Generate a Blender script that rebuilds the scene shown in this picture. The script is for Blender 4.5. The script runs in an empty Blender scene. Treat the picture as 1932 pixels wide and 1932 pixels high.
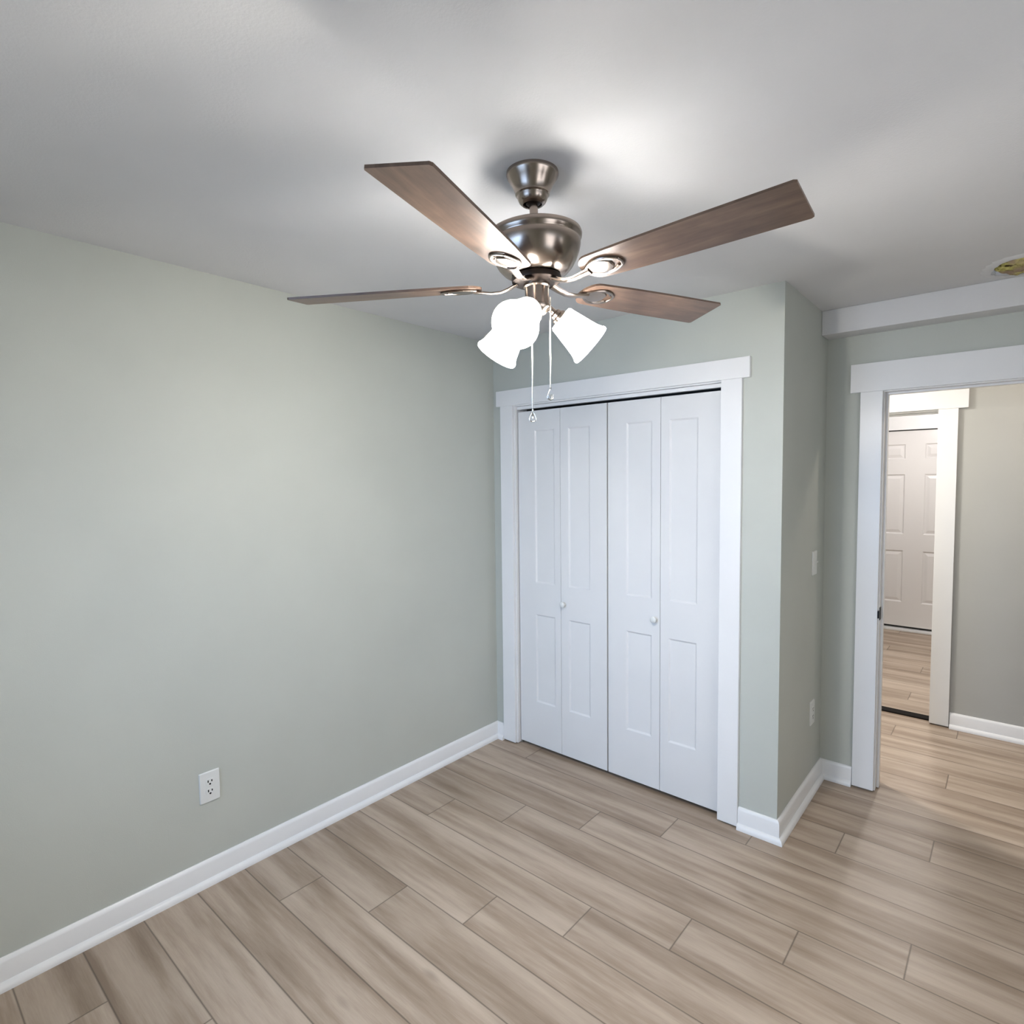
import bpy, bmesh, math, random
from mathutils import Vector, Matrix
random.seed(7)
scn = bpy.context.scene
C = scn.collection

# ------------------------------------------------------------------ camera
CP = Vector((2.4253, -2.6470, 1.6201)); YAW, PITCH, ROLL = -0.7122, -0.0570, -0.0108
fw = Vector((math.sin(YAW)*math.cos(PITCH), math.cos(YAW)*math.cos(PITCH), math.sin(PITCH)))
r0 = Vector((math.cos(YAW), -math.sin(YAW), 0)); u0 = r0.cross(fw)
rt = r0*math.cos(ROLL) + u0*math.sin(ROLL); up = -r0*math.sin(ROLL) + u0*math.cos(ROLL)
cd = bpy.data.cameras.new('camera'); cam = bpy.data.objects.new('camera', cd); C.objects.link(cam)
M = Matrix((rt, up, -fw)).transposed().to_4x4(); M.translation = CP
cam.matrix_world = M
cd.sensor_width = 36; cd.lens = 1097.48/1932*36; cd.clip_start = 0.02
scn.camera = cam

# ------------------------------------------------------------------ world, big lights, exposure
w = bpy.data.worlds.new('sky'); scn.world = w; w.use_nodes = True
w.node_tree.nodes['Background'].inputs[0].default_value = (0.62, 0.78, 1, 1)
w.node_tree.nodes['Background'].inputs[1].default_value = 1.0
scn.view_settings.view_transform = 'Standard'; scn.view_settings.look = 'None'
scn.view_settings.gamma = 1; scn.view_settings.exposure = 0.0

def light(name, kind, loc, power, color, size=0.1, rot=None, size_y=None, spread=None):
    l = bpy.data.lights.new(name, kind); l.energy = power; l.color = color
    if kind == 'AREA':
        l.size = size
        if size_y: l.shape = 'RECTANGLE'; l.size_y = size_y
        if spread: l.spread = spread
    else: l.shadow_soft_size = size
    o = bpy.data.objects.new(name, l); C.objects.link(o); o.location = loc
    if rot: o.rotation_euler = rot
    return o
SHADE_EMIT = 22.0; BULB_POWER = 88.0
WARM = (1.0, 0.93, 0.84)
# daylight through the window behind the camera
light('window_daylight', 'AREA', (1.05, -3.30, 1.45), 12.5, (0.42, 0.64, 1.0), 1.1, (math.radians(76), 0, 0), 1.2, math.radians(90))
light('side_fill_light', 'AREA', (3.35, -1.50, 1.50), 15.5, (1.0, 0.99, 0.99), 1.4, (math.radians(62), 0, math.radians(90)), 1.2)  # added ambient fill from the right, no window is seen there
# lamps of the hall and of the far room
light('hall_lamp_light', 'AREA', (1.20, 1.30, 2.415), 38, (1.0, 0.95, 0.90), 0.22)
light('hall_end_lamp_light', 'POINT', (2.72, 1.12, 2.28), 11, (1.0, 0.86, 0.74), 0.03)
light('far_room_lamp_light', 'POINT', (1.9, 3.2, 2.25), 53, (1.0, 0.95, 0.92), 0.08)

# ------------------------------------------------------------------ measures
H = 2.44; W = 1.672; D = 0.7455; D2 = 0.8605
HY = 1.93; HY2 = 2.05; FY = 4.5

# ------------------------------------------------------------------ helpers
def mat(name, color, rough=0.5, metal=0.0, spec=0.5, emit=None, estr=0.0, coat=0.0):
    m = bpy.data.materials.new(name); m.use_nodes = True
    b = m.node_tree.nodes['Principled BSDF']
    b.inputs['Base Color'].default_value = (*color, 1); b.inputs['Roughness'].default_value = rough
    b.inputs['Metallic'].default_value = metal; b.inputs['Specular IOR Level'].default_value = spec
    b.inputs['Coat Weight'].default_value = coat
    if emit: b.inputs['Emission Color'].default_value = (*emit, 1); b.inputs['Emission Strength'].default_value = estr
    return m
class NG:
    """tiny node builder"""
    def __init__(s, m): s.t = m.node_tree; s.b = s.t.nodes['Principled BSDF']
    def n(s, typ, **kw):
        o = s.t.nodes.new(typ)
        for k, v in kw.items(): setattr(o, k, v)
        return o
    def link(s, a, b): s.t.links.new(a, b)
    def m(s, op, a, b=None, c=None):
        o = s.n('ShaderNodeMath', operation=op)
        for i, v in enumerate((a, b, c)):
            if v is None: continue
            if isinstance(v, (int, float)): o.inputs[i].default_value = v
            else: s.link(v, o.inputs[i])
        return o.outputs[0]
    def xyz(s, x, y, z):
        o = s.n('ShaderNodeCombineXYZ')
        for i, v in enumerate((x, y, z)):
            if isinstance(v, (int, float)): o.inputs[i].default_value = v
            else: s.link(v, o.inputs[i])
        return o.outputs[0]
    def noise(s, vec, scale, detail=2, rough=0.5):
        o = s.n('ShaderNodeTexNoise'); s.link(vec, o.inputs['Vector'])
        o.inputs['Scale'].default_value = scale; o.inputs['Detail'].default_value = detail
        o.inputs['Roughness'].default_value = rough
        return o.outputs['Fac']
    def ramp(s, fac, stops):
        o = s.n('ShaderNodeValToRGB'); e = o.color_ramp.elements
        while len(e) < len(stops): e.new(0.5)
        for i, (p, c) in enumerate(stops): e[i].position = p; e[i].color = (*c, 1)
        s.link(fac, o.inputs[0]); return o.outputs[0]
    def mix(s, fac, a, b, mode='MIX'):
        o = s.n('ShaderNodeMix', data_type='RGBA', blend_type=mode)
        for i, v in ((0, fac), (6, a), (7, b)):
            if isinstance(v, (int, float)): o.inputs[i].default_value = v
            elif isinstance(v, tuple): o.inputs[i].default_value = (*v, 1)
            else: s.link(v, o.inputs[i])
        return o.outputs[2]
    def bump(s, h, strength, dist):
        o = s.n('ShaderNodeBump'); o.inputs['Strength'].default_value = strength; o.inputs['Distance'].default_value = dist
        s.link(h, o.inputs['Height']); s.link(o.outputs[0], s.b.inputs['Normal'])
    def obj(s): return s.n('ShaderNodeTexCoord').outputs['Object']

def painted(name, color, rough, bscale, bstr, bdist=0.001, var=0.02):
    m = mat(name, color, rough, spec=0.35); g = NG(m); v = g.obj()
    f = g.noise(v, bscale, 3); g.bump(f, bstr, bdist)
    f2 = g.noise(v, 3.0, 2)
    c0 = tuple(c*(1-var) for c in color); c1 = tuple(min(1, c*(1+var)) for c in color)
    g.link(g.ramp(f2, [(0.3, c0), (0.7, c1)]), g.b.inputs['Base Color'])
    return m
SAGE = painted('sage_wall_paint', (0.500, 0.520, 0.475), 0.55, 260, 0.25)
GREY = painted('grey_hall_paint', (0.42, 0.42, 0.395), 0.6, 260, 0.25)
CEIL = painted('white_ceiling_paint', (0.67, 0.67, 0.675), 0.85, 160, 0.35, 0.0015)
TRIM = painted('white_trim_gloss', (0.80, 0.80, 0.80), 0.28, 60, 0.03)
DOORW = painted('white_door_paint', (0.73, 0.73, 0.73), 0.38, 220, 0.08, 0.0006)
CLOSET = painted('closet_interior_paint', (0.3, 0.3, 0.3), 0.8, 100, 0.1)
PLATE = mat('white_plastic_plate', (0.72, 0.73, 0.71), 0.3)
BLACK = mat('black_metal', (0.012, 0.011, 0.012), 0.4, 0.6)
DARK = mat('dark_slot', (0.014, 0.012, 0.011), 0.8, spec=0.1)
NICKEL = mat('brushed_nickel', (0.33, 0.275, 0.235), 0.27, 1.0)
g = NG(NICKEL); v = g.obj(); sv = g.n('ShaderNodeMapping'); g.link(v, sv.inputs[0]); sv.inputs['Scale'].default_value = (8, 8, 400)
f = g.noise(sv.outputs[0], 1.5, 3)
g.link(g.m('MULTIPLY_ADD', f, 0.08, 0.20), g.b.inputs['Roughness'])
DNICKEL = mat('dark_bronze_metal', (0.045, 0.035, 0.03), 0.42, 1.0)
CHROME = mat('polished_metal', (0.62, 0.60, 0.56), 0.16, 1.0)
CHAINM = mat('bead_chain_metal', (0.80, 0.76, 0.68), 0.25, 0.9)
STEEL = mat('screw_metal', (0.5, 0.5, 0.48), 0.3, 1.0)
SHADEM = mat('frosted_glass_shade', (0.9, 0.9, 0.9), 0.3, emit=(1.0, 0.98, 0.95), estr=SHADE_EMIT)
BULBM = mat('lit_bulb', (1, 1, 1), 0.3, emit=(1.0, 0.98, 0.95), estr=14)
def glass_shade(m, clear):
    t = m.node_tree; b = t.nodes['Principled BSDF']; o = t.nodes['Material Output']
    tr = t.nodes.new('ShaderNodeBsdfTransparent'); mx = t.nodes.new('ShaderNodeMixShader')
    mx.inputs[0].default_value = clear
    t.links.new(b.outputs[0], mx.inputs[1]); t.links.new(tr.outputs[0], mx.inputs[2]); t.links.new(mx.outputs[0], o.inputs[0])
glass_shade(SHADEM, 0.20)

def make_floor_mat():
    m = mat('oak_vinyl_planks', (0.4, 0.34, 0.27), 0.45); g = NG(m)
    sp = g.n('ShaderNodeSeparateXYZ'); g.link(g.obj(), sp.inputs[0]); x, y = sp.outputs[0], sp.outputs[1]
    PW, PL = 0.187, 1.254
    ky = g.m('DIVIDE', g.m('ADD', y, 1.05), PW)
    k = g.m('FLOOR', ky); fy = g.m('SUBTRACT', ky, k)
    xs = g.m('DIVIDE', g.m('SUBTRACT', g.m('SUBTRACT', x, 1.262), g.m('MULTIPLY', k, 0.3135)), PL)
    ix = g.m('FLOOR', xs); fx = g.m('SUBTRACT', xs, ix)
    dy = g.m('MULTIPLY', g.m('MINIMUM', fy, g.m('SUBTRACT', 1.0, fy)), PW)
    dx = g.m('MULTIPLY', g.m('MINIMUM', fx, g.m('SUBTRACT', 1.0, fx)), PL)
    d = g.m('MINIMUM', dx, dy)
    wn = g.n('ShaderNodeTexWhiteNoise', noise_dimensions='3D'); g.link(g.xyz(ix, k, 3.0), wn.inputs['Vector'])
    rnd = wn.outputs['Value']; wc = g.n('ShaderNodeSeparateColor'); g.link(wn.outputs['Color'], wc.inputs[0])
    ox = g.m('MULTIPLY_ADD', wc.outputs[0], 37.0, x); oy = g.m('MULTIPLY_ADD', wc.outputs[1], 23.0, y)
    # broad soft bands along the plank
    band = g.noise(g.xyz(g.m('MULTIPLY', ox, 0.9), g.m('MULTIPLY', oy, 11.0), k), 1.0, 2, 0.5)
    mid = g.noise(g.xyz(g.m('MULTIPLY', ox, 3.5), g.m('MULTIPLY', oy, 34.0), k), 1.0, 3, 0.6)
    fine = g.noise(g.xyz(g.m('MULTIPLY', ox, 14.0), g.m('MULTIPLY', oy, 230.0), k), 1.0, 3, 0.6)
    t = g.m('ADD', g.m('ADD', g.m('MULTIPLY', band, 0.62), g.m('MULTIPLY', mid, 0.26)), g.m('MULTIPLY', fine, 0.12))
    col = g.ramp(t, [(0.36, (0.250, 0.184, 0.132)), (0.46, (0.340, 0.262, 0.196)), (0.54, (0.420, 0.336, 0.262)), (0.64, (0.490, 0.402, 0.320))])
    pv = g.ramp(rnd, [(0.0, (0.90, 0.89, 0.88)), (1.0, (1.06, 1.06, 1.06))])
    col = g.mix(1.0, col, pv, 'MULTIPLY')
    # small knots
    vo = g.n('ShaderNodeTexVoronoi'); g.link(g.xyz(g.m('MULTIPLY', ox, 3.0), g.m('MULTIPLY', oy, 9.0), k), vo.inputs['Vector']); vo.inputs['Scale'].default_value = 0.8
    kn = g.ramp(vo.outputs['Distance'], [(0.03, (1, 1, 1)), (0.12, (0, 0, 0))])
    col = g.mix(g.m('MULTIPLY', kn, 0.45), col, (0.19, 0.14, 0.10))
    seam = g.ramp(d, [(0.0012, (1, 1, 1)), (0.0030, (0, 0, 0))])
    col = g.mix(g.m('MULTIPLY', seam, 0.85), col, (0.085, 0.062, 0.045))
    g.link(col, g.b.inputs['Base Color'])
    g.link(g.m('MULTIPLY_ADD', mid, 0.15, 0.36), g.b.inputs['Roughness'])
    h = g.m('SUBTRACT', g.m('MULTIPLY', fine, 0.35), seam); g.bump(h, 0.35, 0.0008)
    return m
FLOOR = make_floor_mat()

def make_blade_mat():
    m = mat('walnut_blade', (0.16, 0.10, 0.07), 0.38); g = NG(m)
    uv = g.n('ShaderNodeUVMap').outputs[0]
    sp = g.n('ShaderNodeSeparateXYZ'); g.link(uv, sp.inputs[0])
    a = g.noise(g.xyz(g.m('MULTIPLY', sp.outputs[0], 5.0), g.m('MULTIPLY', sp.outputs[1], 40.0), 0.0), 1.0, 4, 0.6)
    b = g.noise(g.xyz(g.m('MULTIPLY', sp.outputs[0], 9.0), g.m('MULTIPLY', sp.outputs[1], 9.0), 4.0), 1.0, 3)
    t = g.m('ADD', g.m('MULTIPLY', a, 0.6), g.m('MULTIPLY', b, 0.4))
    g.link(g.ramp(t, [(0.35, (0.072, 0.043, 0.030)), (0.5, (0.115, 0.071, 0.049)), (0.65, (0.170, 0.110, 0.076))]), g.b.inputs['Base Color'])
    return m
BLADE = make_blade_mat()

def make_insul_mat():
    m = mat('yellow_glass_wool', (0.4, 0.37, 0.12), 0.95, spec=0.05); g = NG(m); v = g.obj()
    a = g.noise(v, 22, 4, 0.7); b = g.noise(v, 9, 2)
    c = g.ramp(a, [(0.36, (0.05, 0.035, 0.015)), (0.46, (0.42, 0.38, 0.12)), (0.62, (0.72, 0.66, 0.26))])  # darkest stop paints shade into the crevices of the wool
    c = g.mix(g.ramp(b, [(0.5, (0, 0, 0)), (0.62, (1, 1, 1))]), c, (0.36, 0.27, 0.19))
    g.link(c, g.b.inputs['Base Color']); g.bump(a, 0.8, 0.01)
    return m
INSUL = make_insul_mat()

def finish(name, bm, m, parent=None, smooth=False, bevel=0.0):
    bmesh.ops.recalc_face_normals(bm, faces=bm.faces[:])
    me = bpy.data.meshes.new(name); bm.to_mesh(me); bm.free()
    if smooth:
        for p in me.polygons: p.use_smooth = True
        try: me.set_sharp_from_angle(angle=math.radians(38))
        except Exception: pass
    me.materials.append(m)
    o = bpy.data.objects.new(name, me); C.objects.link(o)
    if parent: o.parent = parent
    if bevel:
        b = o.modifiers.new('bevel', 'BEVEL'); b.width = bevel; b.segments = 2; b.limit_method = 'ANGLE'
    return o
def tag(o, label, cat=None, group=None, kind=None):
    o['label'] = label
    if cat: o['category'] = cat
    if group: o['group'] = group
    if kind: o['kind'] = kind
    return o
def struct(o, label, cat): return tag(o, label, cat, None, 'structure')
def empty(name, loc=(0, 0, 0)):
    o = bpy.data.objects.new(name, None); C.objects.link(o); o.location = loc; o.empty_display_size = 0.1
    return o
def box(bm, a, b):
    x0, y0, z0 = a; x1, y1, z1 = b
    v = [bm.verts.new(p) for p in ((x0,y0,z0),(x1,y0,z0),(x1,y1,z0),(x0,y1,z0),(x0,y0,z1),(x1,y0,z1),(x1,y1,z1),(x0,y1,z1))]
    for f in ((0,3,2,1),(4,5,6,7),(0,1,5,4),(1,2,6,5),(2,3,7,6),(3,0,4,7)): bm.faces.new([v[i] for i in f])
def boxes(name, L, m, parent=None, bevel=0.0):
    bm = bmesh.new()
    for a, b in L: box(bm, a, b)
    return finish(name, bm, m, parent, bevel=bevel)
def prism(bm, pts, d):
    """closed polygon pts (3D) extruded by vector d"""
    d = Vector(d); a = [bm.verts.new(p) for p in pts]; b = [bm.verts.new(Vector(p)+d) for p in pts]
    n = len(a); bm.faces.new(a); bm.faces.new(b[::-1])
    for i in range(n): bm.faces.new((a[i], a[(i+1) % n], b[(i+1) % n], b[i]))
def wall_with_opening(name, x0, x1, y0, y1, ox0, ox1, oz, m, parent=None, h=H):
    bm = bmesh.new()
    prism(bm, [(x0,y0,0),(ox0,y0,0),(ox0,y0,oz),(ox1,y0,oz),(ox1,y0,0),(x1,y0,0),(x1,y0,h),(x0,y0,h)], (0, y1-y0, 0))
    return finish(name, bm, m, parent)
def lathe(bm, prof, M4=None, seg=48, cap0=False, cap1=False):
    """prof: (r, z); M4 maps local (x,y,z) to the object's space"""
    M4 = M4 or Matrix.Identity(4); rings = []
    for r, z in prof:
        if r < 1e-6: rings.append([bm.verts.new(M4 @ Vector((0, 0, z)))])
        else: rings.append([bm.verts.new(M4 @ Vector((r*math.cos(2*math.pi*i/seg), r*math.sin(2*math.pi*i/seg), z))) for i in range(seg)])
    for a, b in zip(rings, rings[1:]):
        if len(a) == 1 and len(b) == 1: continue
        for i in range(seg):
            j = (i+1) % seg
            if len(a) == 1: bm.faces.new((a[0], b[i], b[j]))
            elif len(b) == 1: bm.faces.new((a[i], a[j], b[0]))
            else: bm.faces.new((a[i], a[j], b[j], b[i]))
    if cap0 and len(rings[0]) > 1: bm.faces.new(rings[0])
    if cap1 and len(rings[-1]) > 1: bm.faces.new(rings[-1])
def tube(bm, pts, rad, seg=10, flat=1.0, upv=None):
    """swept tube through pts; rad number or list; flat squashes along the up direction"""
    pts = [Vector(p) for p in pts]; n = len(pts)
    if not isinstance(rad, (list, tuple)): rad = [rad]*n
    rings = []; prev = None
    for i, p in enumerate(pts):
        t = (pts[min(i+1, n-1)] - pts[max(i-1, 0)]).normalized()
        ref = Vector(upv) if upv else (prev or (Vector((0, 0, 1)) if abs(t.z) < 0.9 else Vector((1, 0, 0))))
        s = t.cross(ref).normalized(); uu = s.cross(t).normalized(); prev = uu
        rings.append([bm.verts.new(p + s*rad[i]*math.cos(2*math.pi*k/seg) + uu*rad[i]*flat*math.sin(2*math.pi*k/seg)) for k in range(seg)])
    for a, b in zip(rings, rings[1:]):
        for k in range(seg): j = (k+1) % seg; bm.faces.new((a[k], a[j], b[j], b[k]))
    bm.faces.new(rings[0]); bm.faces.new(rings[-1])
def axis_frame(origin, zaxis, xhint=(1, 0, 0)):
    z = Vector(zaxis).normalized(); x = Vector(xhint); x = (x - z*x.dot(z)).normalized(); y = z.cross(x)
    m = Matrix((x, y, z)).transposed().to_4x4(); m.translation = Vector(origin); return m

# ------------------------------------------------------------------ room shell
struct(boxes('floor', [((-0.7, -3.5, -0.06), (4.1, 4.8, 0))], FLOOR), 'grey-beige oak plank floor running through bedroom and hall', 'floor')
# ceiling with the ragged round hole
HX, HYC, HR = 2.465, 0.452, 0.135
bm = bmesh.new()
X0, X1, Y0, Y1 = -0.7, 4.1, -3.5, 4.8
hs = 0.16; T = 0.014
N = 48; rr = [HR*(1+0.035*math.sin(5*t*2*math.pi/N)+0.03*random.uniform(-1, 1)) for t in range(N)]
for zz in (H, H+T):
    ring = []; sq = []
    for i in range(N):
        a = 2*math.pi*i/N; c, s = math.cos(a), math.sin(a); q = hs/max(abs(c), abs(s))
        ring.append(bm.verts.new((HX+rr[i]*c, HYC+rr[i]*s, zz))); sq.append(bm.verts.new((HX+q*c, HYC+q*s, zz)))
    for i in range(N): j = (i+1) % N; bm.faces.new((ring[i], ring[j], sq[j], sq[i]))
    if zz == H: low = ring
    else:
        for i in range(N): j = (i+1) % N; bm.faces.new((low[i], low[j], ring[j], ring[i]))
    for a, b in (((X0, Y0), (X1, HYC-hs)), ((X0, HYC+hs), (X1, Y1)), ((X0, HYC-hs), (HX-hs, HYC+hs)), ((HX+hs, HYC-hs), (X1, HYC+hs))):
        bm.faces.new([bm.verts.new((p[0], p[1], zz)) for p in ((a[0], a[1]), (b[0], a[1]), (b[0], b[1]), (a[0], b[1]))])
ceil = struct(finish('ceiling', bm, CEIL), 'white flat ceiling with a round hole near the doorway', 'ceiling')
# torn drywall lip of the hole, part of the ceiling
bm = bmesh.new()
ri = []; 
for k, (dr, dz) in enumerate(((0.002, 0.001), (0.001, -0.006), (0.020, -0.007), (0.038, 0.001))):
    ri.append([bm.verts.new((HX+(rr[i]+dr*(1+0.3*math.sin(3*i)))*math.cos(2*math.pi*i/N), HYC+(rr[i]+dr)*math.sin(2*math.pi*i/N), H+dz)) for i in range(N)])
for a, b in zip(ri, ri[1:]):
    for i in range(N): j = (i+1) % N; bm.faces.new((a[i], a[j], b[j], b[i]))
lip = finish('hole_rim', bm, CEIL, ceil, True); lip['label'] = 'rough white plaster rim of the round hole'
# insulation bulging through the hole
bm = bmesh.new()
bmesh.ops.create_uvsphere(bm, u_segments=48, v_segments=24, radius=1)
from mathutils import noise as mnoise
for vt in bm.verts:
    p = vt.co.copy(); nn = mnoise.fractal(p*3.1+Vector((3, 1, 7)), 1.0, 2.0, 4)
    q = Vector((p.x*0.131, p.y*0.131, p.z*0.030)); q *= 1+0.06*nn
    q.z += nn*0.016*(1-abs(p.z)*0.2); vt.co = q
ins = finish('insulation', bm, INSUL, smooth=True); ins.location = (HX, HYC, H+0.012)
tag(ins, 'yellow fibreglass insulation showing through the hole in the ceiling', 'insulation')

struct(boxes('wall_left', [((-0.1, -3.4, 0), (0, D, H))], SAGE), 'long sage green wall on the left of the bedroom', 'wall')
OP0, OP1, OPZ = 0.169, 1.405, 2.048
wb = wall_with_opening('wall_back', 0, W, 0, 0.115, OP0-0.018, OP1+0.018, OPZ+0.018, SAGE)
struct(wb, 'sage green wall around the closet doors', 'wall')
struct(boxes('wall_side', [((W-0.115, 0.115, 0), (W, D, H))], SAGE), 'narrow sage green side of the closet with switch and outlet', 'wall')
boxi = boxes('closet_lining', [((0, D-0.01, 0), (W-0.115, D, H)), ((0, 0.115, 0), (0.005, D-0.01, H)), ((W-0.12, 0.115, 0), (W-0.115, D-0.01, H)), ((0.005, 0.115, 2.3), (W-0.12, D-0.01, 2.31))], CLOSET, wb)
DL, DR, DZ = 1.9294, 2.755, 2.028
struct(wall_with_opening('wall_recess', -0.7, 3.6, D, D2, DL-0.018, DR+0.018, DZ+0.018, SAGE), 'sage green wall around the open bedroom doorway', 'wall')
struct(boxes('wall_right', [((3.5, -3.4, 0), (3.6, -2.25, H)), ((3.5, -0.75, 0), (3.6, D, H)), ((3.5, -2.25, 0), (3.6, -0.75, 0.8)), ((3.5, -2.25, 2.1), (3.6, -0.75, H))], SAGE), 'sage green right-hand bedroom wall outside the frame', 'wall')
bm = bmesh.new()   # front wall with window opening
for a, b in (((-0.1,-3.5,0),(0.5,-3.4,H)), ((2.1,-3.5,0),(3.6,-3.4,H)), ((0.5,-3.5,0),(2.1,-3.4,0.8)), ((0.5,-3.5,2.1),(2.1,-3.4,H))): box(bm, a, b)
struct(finish('wall_front', bm, SAGE), 'sage green bedroom wall with the window, behind the viewpoint', 'wall')
bm = bmesh.new()
for a, b in (((0.42,-3.4,2.1),(2.18,-3.38,2.19)), ((0.42,-3.4,0.71),(2.18,-3.36,0.8)), ((0.42,-3.4,0.8),(0.5,-3.38,2.1)), ((2.1,-3.4,0.8),(2.18,-3.38,2.1)), ((1.28,-3.4,0.8),(1.32,-3.385,2.1)), ((0.5,-3.4,1.43),(1.28,-3.385,1.47)), ((1.32,-3.4,1.43),(2.1,-3.385,1.47))): box(bm, a, b)
struct(finish('window_1', bm, TRIM), 'white framed double window behind the viewpoint', 'window')
bm = bmesh.new()
for a, b in (((3.48,-2.33,2.1),(3.5,-0.67,2.19)), ((3.46,-2.33,0.71),(3.5,-0.67,0.8)), ((3.48,-2.33,0.8),(3.5,-2.25,2.1)), ((3.48,-0.75,0.8),(3.5,-0.67,2.1)), ((3.485,-1.52,0.8),(3.5,-1.48,2.1)), ((3.485,-2.25,1.43),(3.5,-1.52,1.47)), ((3.485,-1.48,1.43),(3.5,-0.75,1.47))): box(bm, a, b)
struct(finish('added_window', bm, TRIM), 'white framed window added in the right wall for the side fill light, outside the frame', 'window')  # unseen window, added to go with the side fill light
# hall and far room
struct(wall_with_opening('wall_hall', -0.7, 4.1, HY, HY2, 1.262, 2.068, 2.046, GREY), 'pale grey hall wall seen through the bedroom doorway', 'wall')
struct(boxes('wall_hall_left', [((-0.7, D2, 0), (-0.6, HY, H))], GREY), 'left end wall of the hall', 'wall')
struct(boxes('wall_hall_right', [((4.0, -0.0, 0), (4.1, HY, H)), ((3.6, 0, 0), (4.0, 0.1, H))], GREY), 'right end wall of the hall', 'wall')
FDX0, FDX1 = 1.20, 2.11
struct(wall_with_opening('wall_far', 0.2, 3.4, FY, FY+0.1, FDX0-0.022, FDX1+0.022, 2.088, GREY), 'far wall around the six-panel door', 'wall')
struct(boxes('backing_slab', [((0.8, FY+0.12, 0), (2.6, FY+0.2, H))], CLOSET), 'dark slab added behind the far door to keep its gaps dark', 'wall')  # unseen slab added so the gaps round the far door stay dark
struct(boxes('wall_far_left', [((0.1, HY2, 0), (0.2, FY+0.1, H))], GREY), 'left wall of the far room', 'wall')
struct(boxes('wall_far_right', [((3.4, HY2, 0), (3.5, FY+0.1, H))], GREY), 'right wall of the far room', 'wall')
struct(boxes('trim_1', [((W, D-0.1293, 2.3203), (3.5, D, H))], CEIL, bevel=0.003), 'white boxed beam under the ceiling above the doorway wall', 'beam')

# ------------------------------------------------------------------ baseboards
PROF = [(0, 0), (0.031, 0), (0.031, 0.007), (0.0285, 0.016), (0.023, 0.0235), (0.0145, 0.0265), (0.0135, 0.086), (0.010, 0.094), (0.0045, 0.0995), (0, 0.0995)]
def base(bm, p0, p1, nrm, m0=0, m1=0):
    p0 = Vector((*p0, 0)); p1 = Vector((*p1, 0)); nrm = Vector((*nrm, 0)); d = (p1-p0).normalized()
    A = [bm.verts.new(p0 + nrm*o - d*o*m0 + Vector((0, 0, z))) for o, z in PROF]
    B = [bm.verts.new(p1 + nrm*o + d*o*m1 + Vector((0, 0, z))) for o, z in PROF]
    n = len(A); bm.faces.new(A); bm.faces.new(B[::-1])
    for i in range(n): bm.faces.new((A[i], A[(i+1) % n], B[(i+1) % n], B[i]))
def baseboard(name, segs, label):
    bm = bmesh.new()
    for s in segs: base(bm, *s)
    o = finish(name, bm, TRIM, smooth=True); struct(o, label, 'baseboard')
baseboard('baseboard_left', [((0, -3.4), (0, 0), (1, 0), 0, -1)], 'long white baseboard along the left wall')
baseboard('baseboard_back', [((0, 0), (0.0685, 0), (0, -1), -1, 0)], 'short white baseboard stub between the room corner and the closet casing')
baseboard('baseboard_corner', [((1.5045, 0), (W, 0), (0, -1), 0, 1)], 'short white baseboard right of the closet casing')
baseboard('baseboard_side', [((W, 0), (W, D), (1, 0), 1, -1)], 'white baseboard on the narrow closet side wall')
baseboard('baseboard_recess', [((W, D), (1.826, D), (0, -1), -1, 0)], 'short white baseboard left of the bedroom doorway')
baseboard('baseboard_recess_right', [((2.86, D), (3.5, D), (0, -1), 0, -1)], 'white baseboard right of the bedroom doorway')
baseboard('baseboard_right', [((3.5, -3.4), (3.5, D), (-1, 0), 0, -1)], 'white baseboard along the right bedroom wall')
baseboard('baseboard_hall', [((2.155, HY), (4.0, HY), (0, -1), 0, 0)], 'white baseboard on the grey hall wall')
baseboard('baseboard_hall_left', [((-0.6, HY), (1.16, HY), (0, -1), 0, 0)], 'white baseboard on the hall wall left of the inner doorway')
baseboard('baseboard_far', [((0.2, FY), (1.09, FY), (0, -1)), ((2.22, FY), (3.4, FY), (0, -1))], 'white baseboard along the far room wall')

# ------------------------------------------------------------------ casings
def casing(name, y, lo, li, ri_, ro, hl, hr, hb, ht, label, jl=None, jr=None, jz=None, yb=None, t=0.019, lift=0.009, stop=True):
    """flat board casing on a wall facing -y; header is the root, legs and jambs are children"""
    r = boxes(name, [((hl, y-t-0.002, hb), (hr, y, ht))], TRIM, bevel=0.0015); struct(r, label, 'door casing')
    boxes('casing_leg', [((lo, y-t, lift), (li, y, hb))], TRIM, r, 0.0015)
    boxes('casing_leg', [((ri_, y-t, lift), (ro, y, hb))], TRIM, r, 0.0015)
    if jl is not None:
        e = 0.017
        boxes('jamb', [((jl-e, y+0.0005, lift*0.5), (jl, yb, jz))], TRIM, r, 0.001)
        boxes('jamb', [((jr, y+0.0005, lift*0.5), (jr+e, yb, jz))], TRIM, r, 0.001)
        boxes('head_jamb', [((jl-e, y+0.0005, jz), (jr+e, yb, jz+e))], TRIM, r, 0.001)
        if stop:
            boxes('door_stop', [((jl, y+0.045, 0.005), (jl+0.010, y+0.08, jz)), ((jr-0.010, y+0.045, 0.005), (jr, y+0.08, jz)), ((jl+0.010, y+0.045, jz-0.010), (jr-0.010, y+0.08, jz))], TRIM, r, 0.001)
    return r
cc = casing('trim_2', 0, 0.0693, 0.1635, 1.4103, 1.5035, 0.0384, 1.5372, 2.0538, 2.1447, 'white craftsman casing framing the closet doors', OP0, OP1, OPZ, 0.115, stop=False)
boxes('door_track', [((OP0+0.001, 0.022, 2.029), (OP1-0.001, 0.05, 2.047))], TRIM, cc)
bd = casing('trim_3', D, 1.8283, 1.9244, 2.760, 2.855, 1.784, 2.90, 2.033, 2.1745, 'white craftsman casing framing the open bedroom doorway', DL, DR, DZ, D2)
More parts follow.
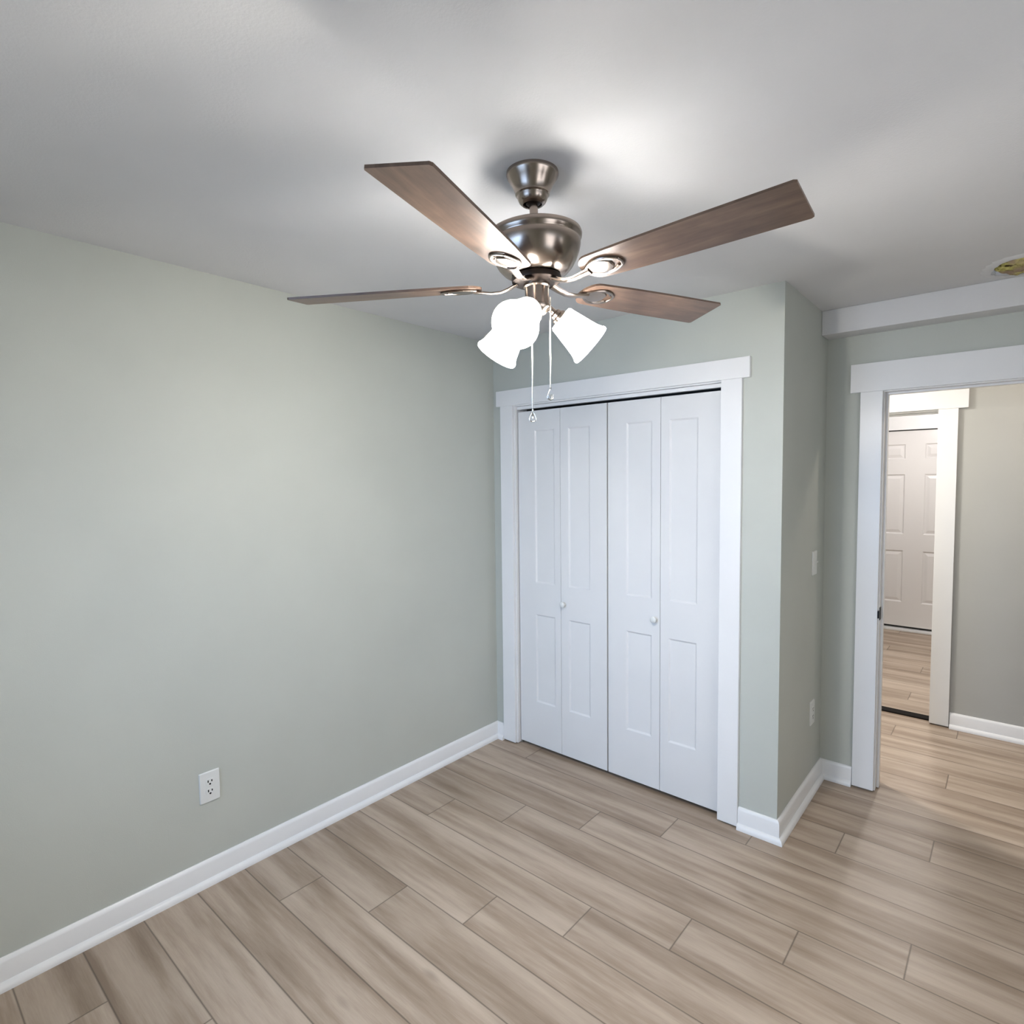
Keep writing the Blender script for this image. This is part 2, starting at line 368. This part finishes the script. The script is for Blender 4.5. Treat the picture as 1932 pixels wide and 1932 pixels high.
boxes('casing_leg', [((1.8283, D2, 0.005), (1.9244, D2+0.019, 2.033)), ((2.76, D2, 0.005), (2.855, D2+0.019, 2.033)), ((1.784, D2, 2.033), (2.90, D2+0.019, 2.17))], TRIM, bd)
sp = boxes('strike_plate', [((DL-0.0005, D+0.006, 0.888), (DL+0.0025, D+0.040, 0.952)), ((DL-0.004, D-0.0205, 0.902), (DL+0.0025, D+0.0065, 0.938))], BLACK, bd, 0.0008); sp['label'] = 'small black metal strike plate on the door jamb'
casing('trim_4', HY, 1.19, 1.285, 2.050, 2.1515, 1.14, 2.2005, 2.0285, 2.162, 'white casing of the inner doorway across the hall', 1.280, 2.055, 2.018, HY2)
boxes('trim_5', [((FDX0-0.11, FY-0.018, 0.004), (FDX0-0.012, FY, 2.075)), ((FDX1+0.012, FY-0.018, 0.004), (FDX1+0.11, FY, 2.075)), ((FDX0-0.13, FY-0.02, 2.075), (FDX1+0.13, FY, 2.26))], TRIM)
struct(bpy.data.objects['trim_5'], 'white casing around the far six-panel door', 'door casing')
ts = boxes('threshold_strip', [((1.282, 1.968, 0), (2.053, 2.044, 0.010))], DARK, bevel=0.003)
tag(ts, 'dark flat threshold strip in the inner doorway across the hall', 'threshold')
sl = boxes('door_sill', [((FDX0, FY-0.02, 0), (FDX1, FY+0.08, 0.022))], STEEL, bevel=0.003); sl.data.materials[0] = TRIM
tag(sl, 'pale door sill under the far six-panel door', 'threshold')

# ------------------------------------------------------------------ doors
def panel_leaf(name, w_, z0, z1, t, panels, rings, m, parent, loc):
    """leaf with its front on y=0 facing -y, recessed/raised panels given as (x0,x1,z0,z1)"""
    bm = bmesh.new()
    xs = sorted({0.0, w_, *[p[0] for p in panels], *[p[1] for p in panels]})
    zs = sorted({z0, z1, *[p[2] for p in panels], *[p[3] for p in panels]})
    cache = {}
    def V(x, y, z):
        k = (round(x, 5), round(y, 5), round(z, 5))
        if k not in cache: cache[k] = bm.verts.new((x, y, z))
        return cache[k]
    def q(*p): bm.faces.new([V(*a) for a in p])
    for i in range(len(xs)-1):
        for j in range(len(zs)-1):
            a, b, c, d = xs[i], xs[i+1], zs[j], zs[j+1]
            pan = any(p[0]-1e-6 <= a and b <= p[1]+1e-6 and p[2]-1e-6 <= c and d <= p[3]+1e-6 for p in panels)
            if not pan: q((a, 0, c), (b, 0, c), (b, 0, d), (a, 0, d))
    for (a, b, c, d) in panels:
        prev = [(a, 0, c), (b, 0, c), (b, 0, d), (a, 0, d)]
        if len([x for x in xs if a < x < b]) or len([z for z in zs if c < z < d]): pass
        for ins_, dep in rings:
            cur = [(a+ins_, dep, c+ins_), (b-ins_, dep, c+ins_), (b-ins_, dep, d-ins_), (a+ins_, dep, d-ins_)]
            for k in range(4): q(prev[k], prev[(k+1) % 4], cur[(k+1) % 4], cur[k])
            prev = cur
        q(*prev)
    for x in (0, w_): q((x, 0, z0), (x, t, z0), (x, t, z1), (x, 0, z1))
    for z in (z0, z1): q((0, 0, z), (w_, 0, z), (w_, t, z), (0, t, z))
    q((0, t, z0), (w_, t, z0), (w_, t, z1), (0, t, z1))
    o = finish(name, bm, m, parent); o.location = loc
    return o
RB = [(0.0015, 0.001), (0.008, 0.0065), (0.010, 0.007)]
ZP = [(0.288, 0.818), (1.005, 1.902)]
def closet_pair(idx, xa, xm, xb, pa, pb, knob_x, knob_leaf, label):
    e = empty('door_%d' % idx, (xa, 0.022, 0)); struct(e, label, 'closet door')
    leaves = []
    for x0, x1, p in ((xa, xm, pa), (xm, xb, pb)):
        g0, g1 = x0+0.0012, x1-0.0012
        leaves.append(panel_leaf('door_leaf', g1-g0, 0.022, 2.014, 0.032, [(p[0]-g0, p[1]-g0, a, b) for a, b in ZP], RB, DOORW, e, (g0-xa, 0, 0)))
    L = leaves[knob_leaf]; bm = bmesh.new()
    M4 = axis_frame((knob_x-(xa+L.location.x), 0, 0.905), (0, -1, 0))
    lathe(bm, [(0.0, 0.0), (0.010, 0.0), (0.0095, 0.004), (0.007, 0.008), (0.0075, 0.012), (0.0135, 0.0165), (0.0165, 0.022), (0.0160, 0.027), (0.0115, 0.031), (0.0, 0.0325)], M4, 32)
    k = finish('knob', bm, PLATE, L, True); k['label'] = 'small round white knob'
    return e
closet_pair(1, 0.176, 0.4835, 0.7885, (0.300, 0.4415), (0.538, 0.681), 0.508, 1, 'left pair of white bifold closet doors with two-panel leaves')
closet_pair(2, 0.7945, 1.097, 1.400, (0.905, 1.0505), (1.143, 1.2885), 1.071, 0, 'right pair of white bifold closet doors with two-panel leaves')
boxes('hinge', [((0.170, 0.03, 0.003), (0.182, 0.045, 0.022))], STEEL, bpy.data.objects['door_1']).location = (-0.176, -0.022, 0)

e = empty('door_3', (FDX0, FY+0.03, 0)); struct(e, 'white six-panel door at the far end beyond the hall', 'door')
wd = FDX1-FDX0; pl = [(0.115, 0.372), (wd-0.372, wd-0.115)]
RR = [(0.004, 0.004), (0.012, 0.010), (0.020, 0.010), (0.045, 0.003), (0.050, 0.002)]
panel_leaf('door_leaf', wd, 0.046, 2.066, 0.04, [(a, b, c, d) for a, b in pl for c, d in ((0.297, 0.835), (1.007, 1.622), (1.780, 1.930))], [(a*0.9, d) for a, d in RR], mat('glossy_white_door', (0.76, 0.74, 0.73), 0.22), e, (0, 0, 0))
bm = bmesh.new(); lathe(bm, [(0, 0), (0.026, 0), (0.026, 0.006), (0.011, 0.012), (0.011, 0.035), (0.026, 0.045), (0.026, 0.058), (0, 0.066)], axis_frame((0.06, 0, 0.95), (0, -1, 0)), 32)
finish('knob', bm, NICKEL, e, True)

# ------------------------------------------------------------------ wall plates
def frame_on(px, py, pz, nrm):
    """local x = right along wall, y = up, z = out of wall"""
    z = Vector(nrm); y = Vector((0, 0, 1)); x = y.cross(z)
    m = Matrix((x, y, z)).transposed().to_4x4(); m.translation = Vector((px, py, pz)); return m
def plate_mesh(bm, w_, h_, t=0.006):
    a, b = w_/2, h_/2
    rings = [(0, 0, 0), (0, 0, t*0.35), (0.0025, 0.0025, t), (0.006, 0.006, t*1.04)]
    prev = None
    for ix, iy, z in rings:
        r_ = 0.003; pts = []
        for cx, cy, a0 in ((a-ix-r_, b-iy-r_, 0), (-a+ix+r_, b-iy-r_, 90), (-a+ix+r_, -b+iy+r_, 180), (a-ix-r_, -b+iy+r_, 270)):
            for k in range(4):
                an = math.radians(a0+30*k); pts.append(bm.verts.new((cx+r_*math.cos(an), cy+r_*math.sin(an), z)))
        if prev:
            for i in range(16): j = (i+1) % 16; bm.faces.new((prev[i], prev[j], pts[j], pts[i]))
        else: bm.faces.new(pts)
        prev = pts
    bm.faces.new(prev)
def outlet(pos, nrm, w_, h_, label):
    e = empty('wall_outlet'); e.matrix_world = frame_on(*pos, nrm); tag(e, label, 'outlet')
    bm = bmesh.new(); plate_mesh(bm, w_, h_); finish('cover_plate', bm, PLATE, e, True)
    for s in (1, -1):
        cy = s*0.0195; bm = bmesh.new(); pts = []
        for i in range(32):
            an = 2*math.pi*i/32; x = 0.0172*math.cos(an); y = max(-0.0142, min(0.0142, 0.0172*math.sin(an)))
            pts.append((x, cy+y, 0.0055))
        prism(bm, pts, (0, 0, 0.0022)); so = finish('socket', bm, PLATE, e, False, 0.0006)
        bm = bmesh.new()
        box(bm, (-0.0092, cy-0.0005, 0.0070), (-0.0050, cy+0.0090, 0.0080)); box(bm, (0.0050, cy+0.0005, 0.0070), (0.0092, cy+0.0085, 0.0080))
        prism(bm, [(0.0040*math.cos(2*math.pi*i/16), cy-0.0075+0.0036*math.sin(2*math.pi*i/16), 0.0070) for i in range(16)], (0, 0, 0.001))
        sl_ = finish('slots', bm, DARK, so); sl_['label'] = 'dark socket slots'
    bm = bmesh.new(); lathe(bm, [(0.0032, 0.006), (0.0030, 0.0074), (0, 0.0078)], None, 16); finish('screw', bm, PLATE, e, True)
    return e
outlet((0.0002, -1.7255, 0.395), (1, 0, 0), 0.079, 0.125, 'white duplex outlet low on the left wall above the baseboard')
outlet((W+0.0002, 0.558, 0.408), (1, 0, 0), 0.075, 0.122, 'white outlet low on the narrow closet side wall near the doorway')
e = empty('light_switch'); e.matrix_world = frame_on(W+0.0002, 0.548, 1.181, (1, 0, 0)); tag(e, 'white toggle light switch on the narrow closet side wall above the outlet', 'light switch')
bm = bmesh.new(); plate_mesh(bm, 0.075, 0.122); finish('cover_plate', bm, PLATE, e, True)
bm = bmesh.new(); box(bm, (-0.0055, -0.012, 0.005), (0.0055, 0.012, 0.0075)); prism(bm, [(-0.0035, -0.005, 0.007), (-0.0035, 0.002, 0.007), (-0.0035, 0.011, 0.018), (-0.0035, 0.006, 0.020)], (0.007, 0, 0)); finish('toggle', bm, PLATE, e)
for s in (1, -1):
    bm = bmesh.new(); lathe(bm, [(0.003, 0.006), (0.0028, 0.0072), (0, 0.0075)], Matrix.Translation((0, s*0.03, 0)), 12); finish('screw', bm, PLATE, e, True)

# ------------------------------------------------------------------ ceiling fan
FT = Vector((1.420, -1.384, H)); HUB = Vector((1.4275, -1.3790, 2.145))
fan = empty('ceiling_fan', FT)
tag(fan, 'brushed nickel ceiling fan with five walnut blades and three lit glass shades', 'ceiling fan')
def L(p): return Vector(p) - FT
ax = (FT-HUB).normalized()
FR = axis_frame(L(HUB), ax)          # z = 0 at blade plane, up along the leaning rod
OFF = 2.145
def fz(prof): return [(r, z-OFF) for r, z in prof]
bm = bmesh.new()
lathe(bm, [(0.0, 0.0), (0.0700, 0.0), (0.0705, -0.006), (0.0685, -0.012), (0.060, -0.024), (0.052, -0.040), (0.0470, -0.052), (0.0460, -0.058), (0.0425, -0.0605), (0.0415, -0.063), (0.0400, -0.069), (0.0360, -0.077), (0.0290, -0.083), (0.0255, -0.0835), (0.0240, -0.080), (0.0240, -0.066), (0.0, -0.064)], None, 56)
finish('canopy', bm, NICKEL, fan, True)
bm = bmesh.new(); lathe(bm, fz([(0.0, 2.374), (0.017, 2.372), (0.0215, 2.366), (0.020, 2.359), (0.012, 2.355)]), FR, 32, cap1=True); finish('hanger_ball', bm, DNICKEL, fan, True)
bm = bmesh.new(); lathe(bm, fz([(0.0115, 2.37), (0.0115, 2.300), (0.0155, 2.299), (0.0155, 2.280)]), FR, 32, True, True); finish('downrod', bm, NICKEL, fan, True)
bm = bmesh.new()
lathe(bm, fz([(0.0, 2.288), (0.03, 2.288), (0.09, 2.2855), (0.118, 2.282), (0.1255, 2.278), (0.1275, 2.272), (0.1265, 2.264), (0.1225, 2.259), (0.1215, 2.256), (0.1232, 2.252), (0.1225, 2.243), (0.1185, 2.227), (0.1115, 2.209), (0.1010, 2.191), (0.088, 2.177), (0.074, 2.169), (0.055, 2.167), (0.0, 2.167)]), FR, 72)
finish('motor_housing', bm, NICKEL, fan, True)
bm = bmesh.new()
lathe(bm, fz([(0.0, 2.166), (0.066, 2.166), (0.068, 2.162), (0.066, 2.152), (0.058, 2.148), (0.040, 2.146), (0.0, 2.146)]), FR, 56)
finish('flywheel', bm, DNICKEL, fan, True)
bm = bmesh.new()
lathe(bm, fz([(0.0, 2.147), (0.036, 2.147), (0.036, 2.139), (0.0325, 2.136), (0.0325, 2.092), (0.0345, 2.090), (0.0345, 2.083), (0.031, 2.076), (0.022, 2.066), (0.012, 2.060), (0.009, 2.052), (0.005, 2.047), (0.0, 2.046)]), FR, 48)
kit = finish('light_kit', bm, NICKEL, fan, True)

# blade and its iron
R1, HWD, PIT, PH0 = 0.673, 0.0676, -0.1907, -1.2533
def blade_outline():
    pts = []; r0, hw0 = 0.150, 0.054
    for i in range(13):           # rounded root
        a = math.radians(90+15*i); pts.append((r0+0.040+0.040*math.cos(a)*1.0, hw0*math.sin(a)))
    pts = [(x, y) for x, y in pts]
    pts += [(0.30, -0.0600), (0.45, -0.0645), (R1-0.006, -HWD), (R1, -HWD+0.004), (R1, HWD-0.004), (R1-0.006, HWD), (0.45, 0.0645), (0.30, 0.0600)]
    return pts
def blade_mesh():
    bm = bmesh.new(); uvl = bm.loops.layers.uv.new('UVMap'); pts = blade_outline()
    prism(bm, [(x, y, -0.003) for x, y in pts], (0, 0, 0.006))
    for f in bm.faces:
        for l in f.loops: l[uvl].uv = (l.vert.co.x, l.vert.co.y)
    bmesh.ops.recalc_face_normals(bm, faces=bm.faces[:])
    me = bpy.data.meshes.new('blade'); bm.to_mesh(me); bm.free(); me.materials.append(BLADE); return me
def iron_mesh():
    """blade iron below the blade: curved arm, open leaf shaped plate"""
    bm = bmesh.new(); zt = -0.0035
    # arm from the flywheel, dips below and rises to the leaf
    tube(bm, [(0.052, 0, 0.004), (0.075, 0, -0.006), (0.098, 0, -0.0135), (0.125, 0, -0.0145), (0.150, 0, -0.0105), (0.172, 0, -0.008)], [0.013, 0.0125, 0.0115, 0.011, 0.012, 0.014], 12, 0.4, (0, 0, 1))
    # outer arch (leaf outline), swept
    def leaf(s, n=20, x0=0.160, ln=0.098, hw=0.034):
        o = []
        for i in range(n+1):
            t = i/n; x = x0+ln*(1-s)*0.15+ln*s*t*1.0; y = hw*s**0.45*math.sin(math.pi*min(1, t*0.86+0.02))**0.8
            o.append((x, y))
        return o
    up_ = leaf(1.0)
    for sgn in (1, -1): tube(bm, [(x, sgn*y, zt-0.003) for x, y in up_], 0.0042, 8, 0.7, (0, 0, 1))
    tube(bm, [(up_[-1][0], up_[-1][1], zt-0.003), (up_[-1][0]+0.004, 0, zt-0.003), (up_[-1][0], -up_[-1][1], zt-0.003)], 0.0042, 8, 0.7, (0, 0, 1))
    # inner domed disc
    inner = leaf(0.74)
    pts = [(x, y) for x, y in inner]+[(x, -y) for x, y in inner[::-1] if y > 1e-4]
    for sc, z in ((1.0, zt-0.001),): base_ = [bm.verts.new((x, y, z)) for x, y in pts]
    cx = sum(p[0] for p in pts)/len(pts)
    mid = [bm.verts.new((cx+(x-cx)*0.92, y*0.92, zt-0.0045)) for x, y in pts]
    inn = [bm.verts.new((cx+(x-cx)*0.5, y*0.5, zt-0.0065)) for x, y in pts]
    n = len(pts); bm.faces.new(base_)
    for A, B in ((base_, mid), (mid, inn)):
        for i in range(n): j = (i+1) % n; bm.faces.new((A[i], A[j], B[j], B[i]))
    bm.faces.new(inn)
    # middle ring
    m2 = leaf(0.87)
    for sgn in (1, -1): tube(bm, [(x, sgn*y, zt-0.0022) for x, y in m2], 0.0032, 6, 0.8, (0, 0, 1))
    bmesh.ops.recalc_face_normals(bm, faces=bm.faces[:])
    me = bpy.data.meshes.new('blade_iron'); bm.to_mesh(me); bm.free()
    for p in me.polygons: p.use_smooth = True
    try: me.set_sharp_from_angle(angle=math.radians(40))
    except Exception: pass
    me.materials.append(NICKEL); return me
bme, ime = blade_mesh(), iron_mesh()
SC = None
for k in range(5):
    a = PH0 + k*math.radians(72) - (math.radians(3.5) if k == 3 else 0)
    rad = FR.to_3x3() @ Vector((math.cos(a), math.sin(a), 0))
    # angle measured in world x axis frame: rebuild from world x
    e1 = Vector((1, 0, 0)); e1 = (e1-ax*e1.dot(ax)).normalized(); e2 = ax.cross(e1)
    rad = e1*math.cos(a)+e2*math.sin(a); tan = -e1*math.sin(a)+e2*math.cos(a)
    yv = tan*math.cos(PIT)+ax*math.sin(PIT); zv = rad.cross(yv)
    m4 = Matrix((rad, yv, zv)).transposed().to_4x4(); m4.translation = L(HUB)
    b = bpy.data.objects.new('blade', bme); C.objects.link(b); b.parent = fan; b.matrix_local = m4
    b['label'] = 'walnut-brown wooden fan blade'
    i_ = bpy.data.objects.new('blade_iron', ime); C.objects.link(i_); i_.parent = b; i_['label'] = 'nickel blade iron with leaf-shaped plate'
# lamps
def shade(phi, theta, rho=0.066, zn=2.058, ln=0.113):
    d = Vector((math.cos(phi), math.sin(phi), 0)); c0 = Vector((HUB.x+0.001, HUB.y, 0))
    Nk = c0 + d*rho + Vector((0, 0, zn)); axs = d*math.cos(theta) - Vector((0, 0, math.sin(theta)))
    F = axis_frame(L(Nk), axs, (0, 0, 1))
    bm = bmesh.new()
    outer = [(0.020, -0.001), (0.034, 0.000), (0.0375, 0.004), (0.0385, 0.012), (0.043, 0.035), (0.0485, 0.065), (0.054, 0.090), (0.0575, 0.098), (0.0580, 0.102), (0.0610, 0.104), (0.0620, 0.109), (0.0605, 0.113)]
    inner_ = [(0.0575, 0.1115), (0.0545, 0.100), (0.0510, 0.090), (0.0455, 0.065), (0.040, 0.035), (0.0355, 0.012), (0.020, 0.003)]
    lathe(bm, outer+inner_, F, 40)
    s = finish('lamp_shade', bm, SHADEM, fan, True); s['label'] = 'lit frosted white glass shade'
    bm = bmesh.new(); lathe(bm, [(0.0, 0.022), (0.012, 0.022), (0.0125, 0.035), (0.021, 0.055), (0.0235, 0.068), (0.020, 0.082), (0.011, 0.090), (0, 0.092)], F, 20)
    finish('bulb', bm, BULBM, s, True)
    bm = bmesh.new()
    # arm from the kit and socket cup
    st = L(HUB) + FR.to_3x3() @ Vector((0, 0, -0.062)) + d*0.024
    en = L(Nk) - axs*0.026
    tube(bm, [st, (st+en)*0.5 + Vector((0, 0, 0.004)), en, L(Nk)-axs*0.012], [0.0085, 0.0085, 0.009, 0.010], 14)
    lathe(bm, [(0.0, -0.024), (0.010, -0.024), (0.0155, -0.020), (0.0165, -0.012), (0.0215, -0.009), (0.0225, 0.0035), (0.0, 0.0035)], F, 28)
    h = finish('lamp_holder', bm, NICKEL, fan, True)
    pl_ = light('lamp_shade_light', 'POINT', FT + F @ Vector((0, 0, 0.072)), BULB_POWER, WARM, 0.028)
    return s
for phi, th in ((52, 39), (186, 49), (-72, 32)): shade(math.radians(phi), math.radians(th))
# pull chains
def pull_chain(x, y, z0, z1, kind):
    bm = bmesh.new(); n = int((z0-z1)/0.0044)
    for i in range(n):
        z = z0-(i+0.5)*(z0-z1)/n
        bmesh.ops.create_icosphere(bm, subdivisions=1, radius=0.0023, matrix=Matrix.Translation(L((x+0.0009*math.sin(z*40), y, z))))
    tube(bm, [L((x+0.0009*math.sin(z_*40), y, z_)) for z_ in [z0-(z0-z1)*i/12 for i in range(13)]], 0.0009, 6)
    ch = finish('pull_chain', bm, CHAINM, fan, True)
    bm = bmesh.new(); vr = rt.copy(); vr.z = 0; vr.normalize()    # flat charm hangs in this vertical plane
    def P(u_, z_): return L((x, y, z1)) + vr*u_ + Vector((0, 0, z_))
    lathe(bm, [(0, 0.003), (0.0026, 0.001), (0.0026, -0.004), (0, -0.005)], Matrix.Translation(L((x, y, z1))), 12)
    ring = []
    for i in range(25):
        t = 2*math.pi*i/24; hgt = -0.019-0.0145*math.cos(t); wv = 0.0098*math.sin(t)*(0.55-0.45*math.cos(t-math.pi)) if False else 0.0105*math.sin(t)*math.sin(t/2)**0.0
        sq = (1-math.cos(t))/2       # 0 at top, 1 at bottom
        ring.append(P(0.0098*math.sin(t)*(0.35+0.95*sq), -0.004-0.028*sq))
    if kind == 'drop':
        tube(bm, ring, 0.0013, 6)
        tube(bm, [P(0, -0.005), P(0, -0.013), P(0, -0.019), P(0, -0.026)], [0.001, 0.0022, 0.0038, 0.0016], 10)
    else:
        tube(bm, ring[10:25], 0.0013, 6)
        for u_ in (-0.006, -0.002, 0.002, 0.006):
            tube(bm, [P(u_*0.7, -0.031), P(u_, -0.025), P(u_*1.25, -0.018)], [0.0012, 0.0015, 0.0011], 8)
        tube(bm, [P(-0.008, -0.029), P(0, -0.033), P(0.008, -0.029)], 0.002, 8)
    c = finish('chain_pull', bm, CHROME, ch, True); c['label'] = 'small polished metal charm'
pull_chain(1.4195, -1.3905, 2.050, 1.808, 'drop')
pull_chain(1.4560, -1.3570, 2.112, 1.868, 'fan')
